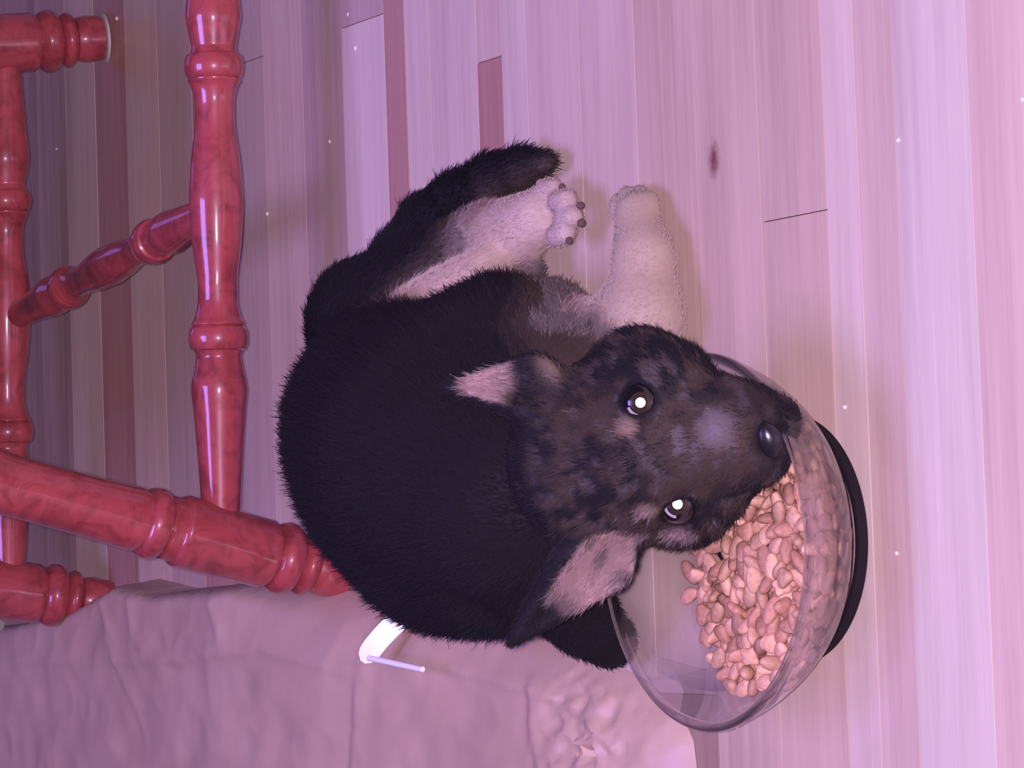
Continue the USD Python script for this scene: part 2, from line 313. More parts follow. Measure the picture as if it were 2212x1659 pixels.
# ------------------------------------------------------------------ folded white plastic strip on the bag
M_WHITE = usdkit.material(stage, LOOKS + 'white_plastic', {'p': ('principled_bsdf', {'base_color': (.86, .84, .86), 'roughness': .3, 'subsurface_weight': .0})}, [], 'p.BSDF')
def strip_mesh(pts, wdir, half, th):
    """A flat ribbon along pts: half widths, thickness th, rounded ends by tapering half."""
    p = np.asarray(pts, float); t = np.gradient(p, axis=0); t /= np.linalg.norm(t, axis=1, keepdims=True)
    w = np.asarray(wdir, float) - t * (t @ np.asarray(wdir, float))[:, None]; w /= np.linalg.norm(w, axis=1, keepdims=True); n = np.cross(t, w)
    half = np.broadcast_to(half, (len(p),))[:, None]
    v = np.stack([p - w * half - n * th, p + w * half - n * th, p + w * half + n * th, p - w * half + n * th], 1).reshape(-1, 3); f = []
    for i in range(len(p) - 1):
        for j in range(4):
            k = (j + 1) % 4; f += [(4 * i + j, 4 * i + k, 4 * i + 4 + k), (4 * i + j, 4 * i + 4 + k, 4 * i + 4 + j)]
    e = 4 * (len(p) - 1); f += [(0, 2, 1), (0, 3, 2), (e, e + 1, e + 2), (e, e + 2, e + 3)]
    m = trimesh.Trimesh(v, f, process=False)
    if m.volume < 0: m.invert()
    return m
zt = .036
a1 = at(784, 1430, .044); a0 = a1 + .0225 * R_ + .0262 * U_
st = thing('plastic_strip', 'bright white folded plastic strip lying on the brown paper bag', 'plastic strip', np.array([*a1[:2], bag_z(a1[:2])]))
k = np.linspace(0, 1, 12)[:, None]
hw = .0064 * np.clip(np.sqrt(np.clip(1 - ((np.linspace(0, 1, 12) - .72) / .29).clip(0) ** 2, .05, 1)), .2, 1)
part(st, 'flat_arm', strip_mesh(a0 + (a1 - a0) * k + np.array([0, 0, .002]) * np.sin(k * np.pi), (.77 * R_ - .64 * U_), hw, .0005), M_WHITE, False)
b0, b1 = at(800, 1421, .042), at(920, 1446, .036)
LA = np.linalg.norm(b1 - b0); part(st, 'edge_arm', lathe([(0, .0012), (.0006, .0018), (LA - .0006, .0018), (LA, .0012)], b0 + [0, 0, .0015], b1 + [0, 0, .0015], 16), M_WHITE, 35)

# ------------------------------------------------------------------ glass bowl with a black rubber base ring
BC = np.array([*at(1718, 1165, 0)[:2], 0]); BX, BY = BC[:2]
IN = [(0, 1.05), (3.0, 1.05), (5.2, 1.2), (6.2, 1.65), (7.15, 2.5), (7.95, 3.6), (8.5, 4.7), (8.82, 5.4)]
OUT = [(0, .5), (4.5, .5), (5.72, .55), (6.0, .78), (6.9, 1.45), (7.75, 2.4), (8.5, 3.6), (9.0, 4.7), (9.22, 5.3)]
def revolve(prof, c, seg=128):
    p = np.array(prof) * .01; ang = np.arange(seg) * 2 * np.pi / seg; vs = []; idx = []
    v = []; f = []
    for r, z in p:
        if r < 1e-9: idx.append((len(v), 1)); v.append((0, 0, z))
        else: idx.append((len(v), seg)); v += [(r * math.cos(a), r * math.sin(a), z) for a in ang]
    for (a, na), (b, nb) in zip(idx[:-1], idx[1:]):
        for j in range(seg):
            k = (j + 1) % seg
            if na == 1: f.append((a, b + k, b + j))
            elif nb == 1: f.append((a + j, a + k, b))
            else: f += [(a + j, a + k, b + k), (a + j, b + k, b + j)]
    m = trimesh.Trimesh(np.array(v) + c, f, process=False)
    if m.volume < 0: m.invert()
    return m
from scipy.interpolate import PchipInterpolator
zi = np.linspace(1.05, 5.4, 24)
def dense(pts, n):
    p = np.array(pts); t = np.r_[0, np.cumsum(np.linalg.norm(np.diff(p, axis=0), axis=1))]; x = np.linspace(0, t[-1], n)
    return np.stack([PchipInterpolator(t, p[:, 0])(x), PchipInterpolator(t, p[:, 1])(x)], 1)
rim = [(9.02 + .27 * math.cos(a), 5.5 + .27 * math.sin(a)) for a in np.radians(np.linspace(-25, 205, 14))]
prof = list(map(tuple, dense(OUT, 40))) + rim + list(map(tuple, dense(IN[::-1], 40)))
M_GLASS = usdkit.material(stage, LOOKS + 'clear_glass', {
    'g': ('glass_bsdf', {'color': (.96, .97, .98), 'roughness': 0.0, 'IOR': 1.48}), 't': ('transparent_bsdf', {'color': (.965, .965, .975)}), 'l': ('layer_weight', {'blend': .5}), 'f': ('math', {'math_type': 'power', 'value2': 1.2}), 'k': ('math', {'math_type': 'multiply_add', 'value2': .90, 'value3': .09}), 'm': ('mix_closure', {})},
    [('l.facing', 'f.value1'), ('f.value', 'k.value1'), ('k.value', 'm.fac'), ('t.BSDF', 'm.closure1'), ('g.BSDF', 'm.closure2')], 'm.closure')
M_RUBBER = usdkit.material(stage, LOOKS + 'black_rubber', {'p': ('principled_bsdf', {'base_color': (.010, .007, .009), 'roughness': .7, 'specular_ior_level': .2})}, [], 'p.BSDF')
bowl = thing('glass_bowl', 'round clear glass food bowl with a black base ring, filled with kibble', 'bowl', BC)
part(bowl, 'glass', revolve(prof, BC), M_GLASS, 40)
part(bowl, 'base_ring', revolve([(5.78, .02), (5.80, .0), (6.1, 0.0), (6.2, .08), (6.2, .54), (6.12, .60), (5.86, .60), (5.80, .54), (5.78, .02)], BC), M_RUBBER, 40, label='black rubber base ring')

# ------------------------------------------------------------------ kibble
def r_in(z):
    p = np.array(IN[2:]); return np.interp(z, p[:, 1], p[:, 0])
krng = np.random.default_rng(21)
def kibble_mesh(i):
    m = trimesh.creation.icosphere(subdivisions=2); v = m.vertices.copy(); r = np.random.default_rng(100 + i)
    if i % 3 == 0:   # plump cross-lobed piece
        a = np.arctan2(v[:, 1], v[:, 0]); v *= (1 + .16 * np.cos((3 + i % 2) * a) * (1 - v[:, 2] ** 2))[:, None]; s = (.54, .46, .29)
    elif i % 3 == 1: s = (.70, .36, .30)
    else:
        v[:, 1] += .28 * v[:, 0] ** 2; s = (.66, .40, .28)
    v = v * np.array(s) * r.uniform(.92, 1.08)
    v *= (1 + .14 * (meshkit.fbm(v * 4 + i * 9, 2, i) - .5))[:, None] * .01
    return trimesh.Trimesh(v, m.faces, process=False)
KM = [kibble_mesh(i) for i in range(6)]
def m_kib(name, a, b):
    return usdkit.material(stage, LOOKS + name, {'t': ('texture_coordinate', {}), 'n': ('noise_texture', {'scale': 400.0, 'detail': 3}), 'o': ('object_info', {}),
        'c': ('rgb_ramp', {'ramp': [(.3, a), (.7, b)]}), 'h': ('hsv', {}), 'v': ('math', {'math_type': 'multiply_add', 'value2': .5, 'value3': .72}), 'bp': ('bump', {'strength': .35, 'distance': .0006}),
        'p': ('principled_bsdf', {'roughness': .62, 'specular_ior_level': .3})},
        [('t.object', 'n.vector'), ('n.fac', 'c.fac'), ('o.random', 'v.value1'), ('v.value', 'h.value'), ('c.color', 'h.color'), ('h.color', 'p.base_color'), ('n.fac', 'bp.height'), ('bp.normal', 'p.normal')], 'p.BSDF')
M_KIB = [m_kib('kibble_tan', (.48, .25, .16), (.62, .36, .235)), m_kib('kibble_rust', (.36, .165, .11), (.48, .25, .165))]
GN, GS = 200, .001
hm = np.full((GN, GN), .0107); gx = (np.arange(GN) - GN / 2 + .5) * GS
GX, GY = np.meshgrid(gx, gx, indexing='ij'); GR = np.hypot(GX, GY)
zin = np.interp(GR, np.array(IN)[:, 0] * .01, np.array(IN)[:, 1] * .01); hm = np.maximum(hm, zin)
def target(x, y): return .0335 + .008 * math.exp(-((x + .012) ** 2 + (y + .045) ** 2) / .045 ** 2) - .010 * max(0, min(1, (y - .0) / .05))
placed, tries = [], 0
while tries < 9000 and len(placed) < 1500:
    tries += 1
    rr = .082 * math.sqrt(krng.random()); ph = krng.random() * 2 * math.pi; x, y = rr * math.cos(ph), rr * math.sin(ph)
    i, j = int(x / GS + GN / 2), int(y / GS + GN / 2); R = 4
    sl = hm[i - R:i + R + 1, j - R:j + R + 1]; z = float(np.percentile(sl, 80)) + .0012
    if z > target(x, y) or rr > r_in((z + .002) * 100) * .01 - .0042: continue
    rot = trimesh.transformations.euler_matrix(krng.normal(0, .55), krng.normal(0, .55), krng.random() * 6.28)[:3, :3]
    placed.append((np.array([x, y, z + .0018]), rot, int(krng.integers(6))))
    m = np.hypot(GX[i - R:i + R + 1, j - R:j + R + 1] - x, GY[i - R:i + R + 1, j - R:j + R + 1] - y)
    hm[i - R:i + R + 1, j - R:j + R + 1] = np.maximum(sl, np.where(m < .0042, z + .0018 + .0030 * np.sqrt(np.maximum(0, 1 - (m / .0045) ** 2)), -1))
score = []
for c, _, _ in placed:
    i, j = int(c[0] / GS + GN / 2), int(c[1] / GS + GN / 2); depth = hm[i - 2:i + 3, j - 2:j + 3].max() - c[2]
    wall = r_in(c[2] * 100) * .01 - math.hypot(c[0], c[1]); front = -c[1] / max(1e-6, math.hypot(c[0], c[1]))
    back = c[1] > .035
    score.append(min(depth, (wall - .004) * 1.0 if front > .15 else 1) + .004 * back + (.02 if c[0] > .05 else 0))
order = np.argsort(score); KEEP = set(order[:290].tolist())
KSETS = {True: ('small tan kibble piece seen through the front glass wall of the bowl', 'kibble behind the front glass'),
         False: ('small tan kibble piece lying on the open top of the heap in the bowl', 'kibble on top of the heap')}
KP = {}
for n_ in sorted(KEEP):
    c, rot, kind = placed[n_]; key = (kind, int(krng.integers(2)))
    path = free('/World/kibble'); x = UsdGeom.Xform.Define(stage, path)
    w = BC + c
    x.AddTransformOp().Set(Gf.Matrix4d(*rot.T[0], 0, *rot.T[1], 0, *rot.T[2], 0, *map(float, w), 1))
    ci, cj = int(c[0] / GS + GN / 2), int(c[1] / GS + GN / 2)
    lab_, grp_ = KSETS[bool(hm[ci - 2:ci + 3, cj - 2:cj + 3].max() - c[2] > .0062 and c[1] < 0)]
    tag(x.GetPrim(), lab_, 'kibble', grp_)
    if key not in KP:
        KP[key] = path; v, f, nn = meshkit.arrays(KM[kind], 60)
        g = usdkit.mesh(stage, path + '/pellet', (v, f), M_KIB[key[1]]); g.CreateNormalsAttr(Vt.Vec3fArray.FromNumpy(nn.astype(np.float32))); g.SetNormalsInterpolation('vertex')
    else:
        x.GetPrim().GetReferences().AddInternalReference(KP[key]); x.GetPrim().SetInstanceable(True)
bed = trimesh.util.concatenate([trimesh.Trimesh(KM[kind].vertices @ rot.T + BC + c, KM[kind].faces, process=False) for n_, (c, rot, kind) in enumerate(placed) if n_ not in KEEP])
kb = thing('kibble_bed', 'deeper kibble layers, toned dark for shaded gaps, under the loose pieces in the glass bowl', 'kibble', BC + [0, 0, .011], None, 'stuff')
part(kb, 'pellets', bed, M_KIB[1], 60, kind='stuff')  # whole bed in the darker rust tone, so the gaps look shaded

# ------------------------------------------------------------------ the puppy
def P(u, v, z): return at(u, v, z * .01)
N0 = np.array([0, -cs, sn])
HS = .349 * R_ - .937 * U_; HUP = -.937 * R_ - .349 * U_
yaw = math.radians(9)
HN = math.cos(yaw) * N0 + math.sin(yaw) * HS; HSD = math.cos(yaw) * HS - math.sin(yaw) * N0
E0 = P(1425, 982, 10.0)
def Hd(s, up, n): return E0 + .01 * (s * HSD + up * HUP + n * HN)
BLACK, BROWN, TAN, PALE, PINK, GREY, DARK, CREAM = map(np.array, ((.010, .008, .011), (.060, .038, .030), (.38, .29, .225), (.44, .33, .29), (.43, .28, .26), (.17, .135, .15), (.006, .005, .007), (.50, .36, .28)))
PR = []      # p0, r0, p1, r1, colour, blend, hair length
def add(p0, r0, p1, r1, col, k=1.6, hair=1.2, flow=None): PR.append((np.array(p0), r0 * .01, np.array(p1), r1 * .01, col, k * .01, hair * .01, flow))
# trunk and haunches (hair runs head to rump)
add(P(1085, 1080, 9.6), 4.8, P(960, 970, 9.3), 6.5, BLACK, 2.0, 1.1)
add(P(960, 970, 9.3), 6.5, P(872, 925, 8.0), 6.6, BLACK, 2.0, 1.2)
add(P(925, 860, 7.2), 4.6, P(855, 840, 6.6), 5.0, BLACK, 1.6, .9)       # haunch on the foot side
add(P(930, 1090, 7.4), 5.5, P(885, 1045, 6.8), 5.9, BLACK, 2.0, 1.2)    # far haunch
add(P(1060, 1200, 7.0), 4.2, P(965, 1190, 6.4), 4.4, BLACK, 2.0, 1.1)
add(P(1140, 1060, 9.5), 4.3, P(1060, 1010, 9.4), 5.2, BLACK, 2.2, 1.0)   # neck
add(P(1120, 860, 7.5), 3.6, P(1060, 800, 7.5), 4.6, BLACK, 2.0, 1.0)     # near shoulder
add(P(1090, 760, 6.6), 3.3, P(1080, 690, 4.8), 2.5, BLACK, 1.4, .9)
add(P(1200, 790, 5.5), 2.6, P(1195, 690, 3.6), 2.0, GREY, 1.6, .8)       # chest
add(P(1240, 850, 6.0), 2.6, P(1310, 790, 4.0), 2.4, BROWN, 1.6, .7)
# near foreleg, paw turned out along the floor
add(P(1290, 735, 3.0), 2.2, P(1385, 690, 2.5), 2.05, TAN, 1.4, .25)
add(P(1385, 690, 2.5), 2.05, P(1392, 560, 1.9), 1.5, TAN, 1.3, .22)
add(P(1392, 560, 1.9), 1.5, P(1374, 462, 1.5), 1.2, TAN, 1.0, .2)
for (a, b) in ((1338, 436), (1357, 420), (1382, 418), (1402, 432)):
    add(P(a, b + 18, 1.1), .62, P(a, b, .95), .55, TAN, .25, .2)
# far foreleg under the ear
add(P(1180, 1240, 7.0), 2.8, P(1262, 1340, 4.0), 1.7, BLACK, 1.5, .8)
add(P(1262, 1340, 4.0), 1.6, P(1318, 1385, 1.7), 1.4, BLACK, .8, .5)
# hind leg and foot with the sole showing
add(P(820, 700, 5.2), 4.2, P(945, 585, 3.6), 2.5, BLACK, 1.4, .8)
add(P(955, 575, 3.6), 2.35, P(1050, 512, 2.7), 1.85, BLACK, 1.0, .7)
add(P(905, 668, 6.2), 1.5, P(1050, 585, 4.2), 1.4, CREAM, .8, .6)
add(P(1085, 588, 3.2), .8, P(1150, 582, 2.2), .7, BROWN, .5, .5)
add(P(1050, 512, 2.7), 1.75, P(1160, 472, 2.2), 1.62, PALE, .8, .25)
add(P(1075, 540, 3.0), 1.3, P(1130, 500, 2.6), 1.3, CREAM, .7, .35)
for (a, b, z) in ((1196, 408, 1.9), (1226, 432, 2.1), (1238, 468, 2.2), (1222, 505, 2.2)):
    add(P(a - 18, b + 4, z), .68, P(a, b, z), .62, PALE, .22, .25)
# tail curled along the foot
TL = [(815, 700, 5.0, 1.7), (860, 560, 3.4, 1.5), (920, 478, 2.3, 1.4), (985, 425, 1.9, 1.25), (1060, 385, 1.7, 1.2), (1125, 362, 1.5, 1.0), (1180, 350, 1.25, .55)]
for q0, q1 in zip(TL[:-1], TL[1:]): add(P(*q0[:3]), q0[3], P(*q1[:3]), q1[3], BLACK, .6, .9)
# head (hair runs from the nose up and back)
add(Hd(0, 1.0, -1.9), 3.3, Hd(0, 2.6, -4.0), 4.5, BLACK, 1.6, .55)
add(Hd(-2.3, -1.4, -2.2), 2.5, Hd(-3.0, -.4, -3.8), 2.6, BLACK, 1.4, .6)
add(Hd(2.3, -1.4, -2.2), 2.5, Hd(3.0, -.4, -3.8), 2.6, BLACK, 1.4, .6)
add(Hd(.45, -3.4, .55), 1.7, Hd(.1, -.4, -.9), 2.0, BROWN, 1.0, .3)
add(Hd(-.75, -4.5, .35), 1.35, Hd(-1.1, -3.4, -.6), 1.6, BLACK, .8, .35)
add(Hd(1.75, -4.5, .25), 1.35, Hd(1.9, -3.4, -.7), 1.6, BLACK, .8, .35)
add(Hd(.5, -5.6, -.3), 1.35, Hd(.3, -4.2, -1.2), 1.7, BLACK, .9, .35)
add(Hd(-2.0, 1.1, -.75), .75, Hd(-2.4, 1.9, -1.4), .8, BROWN, .7, .4)
add(Hd(2.1, 1.1, -.75), .75, Hd(2.5, 1.9, -1.4), .8, BROWN, .7, .4)
# ears: outer cone minus a cup open to the front
EARS = []
def ear(base, tip, front, r0, side):
    base, tip, front = map(np.array, (base, tip, front)); front = front / np.linalg.norm(front)
    add(base, r0, tip, .30, BLACK, .8, .35)
    ax = tip - base
    c0 = base + ax * .02 + front * (r0 * .0100); c1 = base + ax * .80 + front * .0052
    EARS.append((c0, r0 * .0088, c1, .0022))
ear(Hd(-4.6, 4.7, -3.9), Hd(-5.9, 8.6, -5.2), -.35 * HSD + HN * .8 - .1 * HUP, 1.75, -1)
ear(Hd(4.3, 4.6, -3.2), Hd(7.0, 10.0, -3.9), .25 * HSD + HN * 1.0 - .35 * HUP, 2.15, 1)

h = .0022
allp = np.array([p for q in PR for p in (q[0] - q[1], q[0] + q[1], q[2] - q[3], q[2] + q[3])])
lo, hi = allp.min(0) - .008, allp.max(0) + .008; lo[2] = max(lo[2], -.004)
dims = np.ceil((hi - lo) / h).astype(int)
axes = [lo[i] + h * np.arange(dims[i]) for i in range(3)]
def capsule(X, p0, r0, p1, r1):
    ab = p1 - p0; q = float(ab @ ab)
    if q < 1e-12: return np.sqrt(((X - p0) ** 2).sum(-1)) - r0
    t = np.clip(((X - p0) @ ab) / q, 0, 1)
    return np.sqrt(((X - p0 - t[..., None] * ab) ** 2).sum(-1)) - (r0 + (r1 - r0) * t)
field = np.full(dims, .03, np.float32)
for p0, r0, p1, r1, col, kk, _, _ in PR:
    m = .014 + kk
    b0 = np.minimum(p0 - r0, p1 - r1) - m; b1 = np.maximum(p0 + r0, p1 + r1) + m
    i0 = np.clip(np.floor((b0 - lo) / h).astype(int), 0, dims); i1 = np.clip(np.ceil((b1 - lo) / h).astype(int), 0, dims)
    sl = tuple(slice(a, b) for a, b in zip(i0, i1))
    X = np.stack(np.meshgrid(*[ax[s] for ax, s in zip(axes, sl)], indexing='ij'), -1)
    d = capsule(X, p0, r0, p1, r1); f0 = field[sl]
    e = np.clip(.5 + .5 * (f0 - d) / kk, 0, 1)
    field[sl] = f0 * (1 - e) + d * e - kk * e * (1 - e)
for c0, r0, c1, r1 in EARS:
    b0 = np.minimum(c0 - r0, c1 - r1) - .01; b1 = np.maximum(c0 + r0, c1 + r1) + .01
    i0 = np.clip(np.floor((b0 - lo) / h).astype(int), 0, dims); i1 = np.clip(np.ceil((b1 - lo) / h).astype(int), 0, dims)
    sl = tuple(slice(a, b) for a, b in zip(i0, i1))
    X = np.stack(np.meshgrid(*[ax[s] for ax, s in zip(axes, sl)], indexing='ij'), -1)
    d = -capsule(X, c0, r0, c1, r1); f0 = field[sl]; kk = .002
    e = np.clip(.5 + .5 * (d - f0) / kk, 0, 1)
    field[sl] = f0 * (1 - e) + d * e + kk * e * (1 - e)
# flat where it rests on the floor
zz = axes[2][None, None, :]; field = np.maximum(field, (.0012 - zz).astype(np.float32))
from scipy.ndimage import gaussian_filter
field = gaussian_filter(field, .8)
def surface_nets(F, lo, h):
    nx, ny, nz = F.shape; S = F < 0
    corners = [(a, b, c) for a in (0, 1) for b in (0, 1) for c in (0, 1)]
    cs_ = np.stack([S[a:nx - 1 + a, b:ny - 1 + b, c:nz - 1 + c] for a, b, c in corners], -1).sum(-1)
    act = (cs_ > 0) & (cs_ < 8); idx = np.full(act.shape, -1); cells = np.argwhere(act); idx[act] = np.arange(len(cells))
    acc = np.zeros((len(cells), 3)); cnt = np.zeros(len(cells))
    for a in corners:
        for ax in range(3):
            if a[ax]: continue
            b = list(a); b[ax] = 1
            fa = F[cells[:, 0] + a[0], cells[:, 1] + a[1], cells[:, 2] + a[2]]; fb = F[cells[:, 0] + b[0], cells[:, 1] + b[1], cells[:, 2] + b[2]]
            m = (fa < 0) != (fb < 0); t = fa[m] / (fa[m] - fb[m]); p = np.tile(np.array(a, float), (m.sum(), 1)); p[:, ax] += t
            acc[m] += p; cnt[m] += 1
    v = lo + h * (cells + acc / cnt[:, None]); quads = []
    for ax in range(3):
        o1, o2 = [i for i in range(3) if i != ax]
        sh = [slice(None)] * 3; s0 = list(sh); s1 = list(sh); s0[ax] = slice(0, -1); s1[ax] = slice(1, None)
        A, B = S[tuple(s0)], S[tuple(s1)]; ch = np.argwhere(A != B)
        ch = ch[(ch[:, o1] > 0) & (ch[:, o2] > 0) & (ch[:, o1] < F.shape[o1] - 1) & (ch[:, o2] < F.shape[o2] - 1)]
        def cell(d1, d2):
            c = ch.copy(); c[:, o1] += d1; c[:, o2] += d2; return idx[c[:, 0], c[:, 1], c[:, 2]]
        q = np.stack([cell(-1, -1), cell(0, -1), cell(0, 0), cell(-1, 0)], 1)
        flip = A[tuple(ch.T)] != (ax == 1); q[~flip] = q[~flip][:, ::-1]; quads.append(q)
    q = np.vstack(quads); q = q[(q >= 0).all(1)]
    return trimesh.Trimesh(v, np.vstack([q[:, [0, 1, 2]], q[:, [0, 2, 3]]]), process=False)
catm = surface_nets(field, lo, h)
if catm.volume < 0: catm.invert()
catm = max(catm.split(only_watertight=False), key=lambda m: len(m.faces))
V = np.array(catm.vertices)
W = np.stack([np.exp(-np.maximum(capsule(V, p0, r0, p1, r1), -.004) / .0045) for p0, r0, p1, r1, *_ in PR], 1)
W /= W.sum(1, keepdims=True)
COL = W @ np.array([q[4] for q in PR]); HAIR = W @ np.array([q[6] for q in PR])
default = np.array([-.10, .92, .10])
FL = W @ np.array([(q[2] - q[0]) / max(1e-6, np.linalg.norm(q[2] - q[0])) for q in PR])
def patch(c, r, col, amount=1.0, soft=.5, squash=None, a=None):
    global COL
    d = np.linalg.norm((V - c) if squash is None else (V - c) + ((V - c) @ a)[:, None] * a * (squash - 1), axis=1)
    w = amount * np.clip((r - d) / (soft * r), 0, 1)[:, None]; COL = COL * (1 - w) + np.array(col) * w
hl = (V - E0); HL = np.stack([hl @ HSD, hl @ HUP, hl @ HN], 1) * 100
nz = meshkit.fbm(V * 95 + 5, 3, 2); nz2 = meshkit.fbm(V * 160 + 15, 2, 8)
head = np.exp(-np.maximum(np.linalg.norm(V - Hd(.2, -.2, -2), axis=1) - .050, 0) / .012)
dark = (COL.mean(1) < .09)
w = (np.clip((nz - .50) / .12, 0, 1) * head * dark * .7)[:, None]; COL = COL * (1 - w) + np.array([.052, .034, .026]) * w
w = (np.clip((nz2 - .56) / .1, 0, 1) * head * dark * .6)[:, None]; COL = COL * (1 - w) + np.array([.085, .07, .078]) * w
mot = np.clip(.55 + (meshkit.fbm(V * 110 + 31, 3, 6) - .3) * 1.5, .45, 1.25)[:, None]; lit_ = np.clip((COL.mean(1) - .03) / .06, 0, 1)[:, None] * np.clip((.27 - COL.mean(1)) / .08, 0, 1)[:, None]; COL = COL * (1 + (mot - 1) * lit_)
patch(Hd(-.5, -2.9, 1.5), .0125, (.17, .14, .16), .75, .9)                     # grey bridge of the muzzle
patch(Hd(-1.6, 1.0, .3), .0085, (.40, .25, .175), .9, .7); patch(Hd(1.95, 1.45, .1), .0085, (.40, .26, .20), .85, .7)
patch(Hd(4.0, .2, -1.8), .012, (.36, .24, .23), .8, .7); patch(Hd(3.6, -1.2, -1.0), .008, (.24, .17, .17), .6, .7)
patch(Hd(-1.9, 1.9, -.4), .008, (.20, .15, .15), .7); patch(Hd(4.2, 2.2, -1.6), .009, (.26, .17, .16), .7)
EAR_D = np.min([np.abs(capsule(V, *e)) for e in EARS], axis=0)
for e, (lo_, hi_) in zip(EARS, ((.0, 1.1), (.0, .74))):
    d = np.abs(capsule(V, *e)); ax = e[2] - e[0]; t = ((V - e[0]) @ ax) / (ax @ ax)
    w = (np.clip((.0022 - d) / .001, 0, 1) * np.clip((hi_ - t) / .2, 0, 1) * (np.clip((t - .30) / .2, 0, 1) if hi_ > .9 else 1) * np.clip(.55 + (nz - .35) * 1.8, 0.1, 1))[:, None]
    COL = COL * (1 - w) + PINK * .72 * w; HAIR = np.where(w[:, 0] > .3, .0075, HAIR)
for s in (-2.62, 2.62):
    c = Hd(s, 0, -.25); d = np.linalg.norm(V - c, axis=1); ring = np.clip((.0118 - d) / .001, 0, 1)[:, None]
    COL = COL * (1 - ring) + DARK * ring; HAIR = np.where(d < .0125, .0012, HAIR)
patch(Hd(-5.4, 3.3, -3.0), .012, (.20, .135, .095), .75, .8); patch(Hd(-4.6, 2.6, -2.6), .006, (.25, .18, .14), .6, .8)
NOSE = Hd(.85, -5.05, 1.75); patch(NOSE, .013, DARK, .9, .5)
patch(P(1240, 430, 2.6), .006, (.10, .055, .05), .8, .6)
CAT0 = np.array([*at(1000, 1000, 0)[:2], 0])
pup = thing('puppy', 'fluffy black puppy with tan legs lying on the floor, face in the glass bowl', 'puppy', CAT0)
M_SKIN = usdkit.material(stage, LOOKS + 'puppy_coat', {'a': ('attribute', {'attribute': 'tone'}), 'p': ('principled_bsdf', {'roughness': .75, 'specular_ior_level': .2, 'sheen_weight': .0})}, [('a.color', 'p.base_color')], 'p.BSDF')
part(pup, 'body', catm, M_SKIN, colors=COL)
# fur: short hairs in a few tones
TONE_SET = [('black fur', (.011, .009, .012)), ('brown-black fur', (.026, .019, .019)), ('dark brown fur', (.046, .031, .026)), ('grey-brown fur', (.135, .102, .10)), ('dusky pink fur', (.27, .17, .16)), ('cream fur', (.36, .27, .215)), ('pale pinkish fur', (.45, .335, .29))]
frng = np.random.default_rng(5)
NH = 120000
pts, fi = trimesh.sample.sample_surface(catm, NH, seed=11)
bc = trimesh.triangles.points_to_barycentric(catm.triangles[fi], pts); ids = catm.faces[fi]
nrm = (np.array(catm.vertex_normals)[ids] * bc[..., None]).sum(1); nrm /= np.linalg.norm(nrm, axis=1, keepdims=True) + 1e-9
col = (COL[ids] * bc[..., None]).sum(1); ln = (HAIR[ids] * bc).sum(1); fl_ = (FL[ids] * bc[..., None]).sum(1)
keep = (pts[:, 2] > .003) & (ln > .0016)
eye_d = np.min([np.linalg.norm(pts - Hd(s, 0, -.25), axis=1) for s in (-2.62, 2.62)], axis=0); keep &= (eye_d > .0125) & (np.linalg.norm(pts - NOSE, axis=1) > .0085)
pts, nrm, col, ln, fl_ = pts[keep], nrm[keep], col[keep], ln[keep], fl_[keep]
tang = fl_ - nrm * (fl_ * nrm).sum(1, keepdims=True); tang /= np.linalg.norm(tang, axis=1, keepdims=True) + 1e-9
jit = frng.normal(0, .22, tang.shape); d0 = nrm * .42 + tang * .9 + jit; d0 /= np.linalg.norm(d0, axis=1, keepdims=True)
d1 = nrm * .15 + tang * 1.0 + jit; d1 /= np.linalg.norm(d1, axis=1, keepdims=True)
ln = ln * frng.uniform(.6, 1.15, len(ln))
q1 = pts + d0 * ln[:, None] * .45; q2 = q1 + d1 * ln[:, None] * .55
q1[:, 2] = np.maximum(q1[:, 2], .0008); q2[:, 2] = np.maximum(q2[:, 2], .0008)
lum = col.mean(1); near = np.argmin(np.abs(np.log(lum)[:, None] - np.log([np.mean(c) for _, c in TONE_SET])[None]), axis=1)
for i, (lab, c) in enumerate(TONE_SET):
    sel = np.where(near == i)[0]
    if not len(sel): continue
    mat = usdkit.material(stage, LOOKS + 'fur_' + lab.replace(' ', '_').replace('-', '_'), {'p': ('principled_bsdf', {'base_color': c, 'roughness': .65, 'specular_ior_level': .12})}, [], 'p.BSDF')
    cv = UsdGeom.BasisCurves.Define(stage, free(str(pup.GetPath()) + '/fur'))
    p = np.stack([pts[sel] - nrm[sel] * .0008, pts[sel] * .35 + q1[sel] * .65, q1[sel], q2[sel]], 1) - CAT0
    cv.CreateTypeAttr('linear'); cv.CreateCurveVertexCountsAttr(Vt.IntArray.FromNumpy(np.full(len(sel), 4, np.int32)))
    cv.CreatePointsAttr(Vt.Vec3fArray.FromNumpy(p.reshape(-1, 3).astype(np.float32)))
    wd = np.tile([.00042, .00040, .00032, .00010], len(sel)); cv.CreateWidthsAttr(Vt.FloatArray.FromNumpy(wd.astype(np.float32))); cv.SetWidthsInterpolation('vertex')
    UsdShade.MaterialBindingAPI.Apply(cv.GetPrim()).Bind(mat); tag(cv.GetPrim(), lab, None, None, 'stuff')
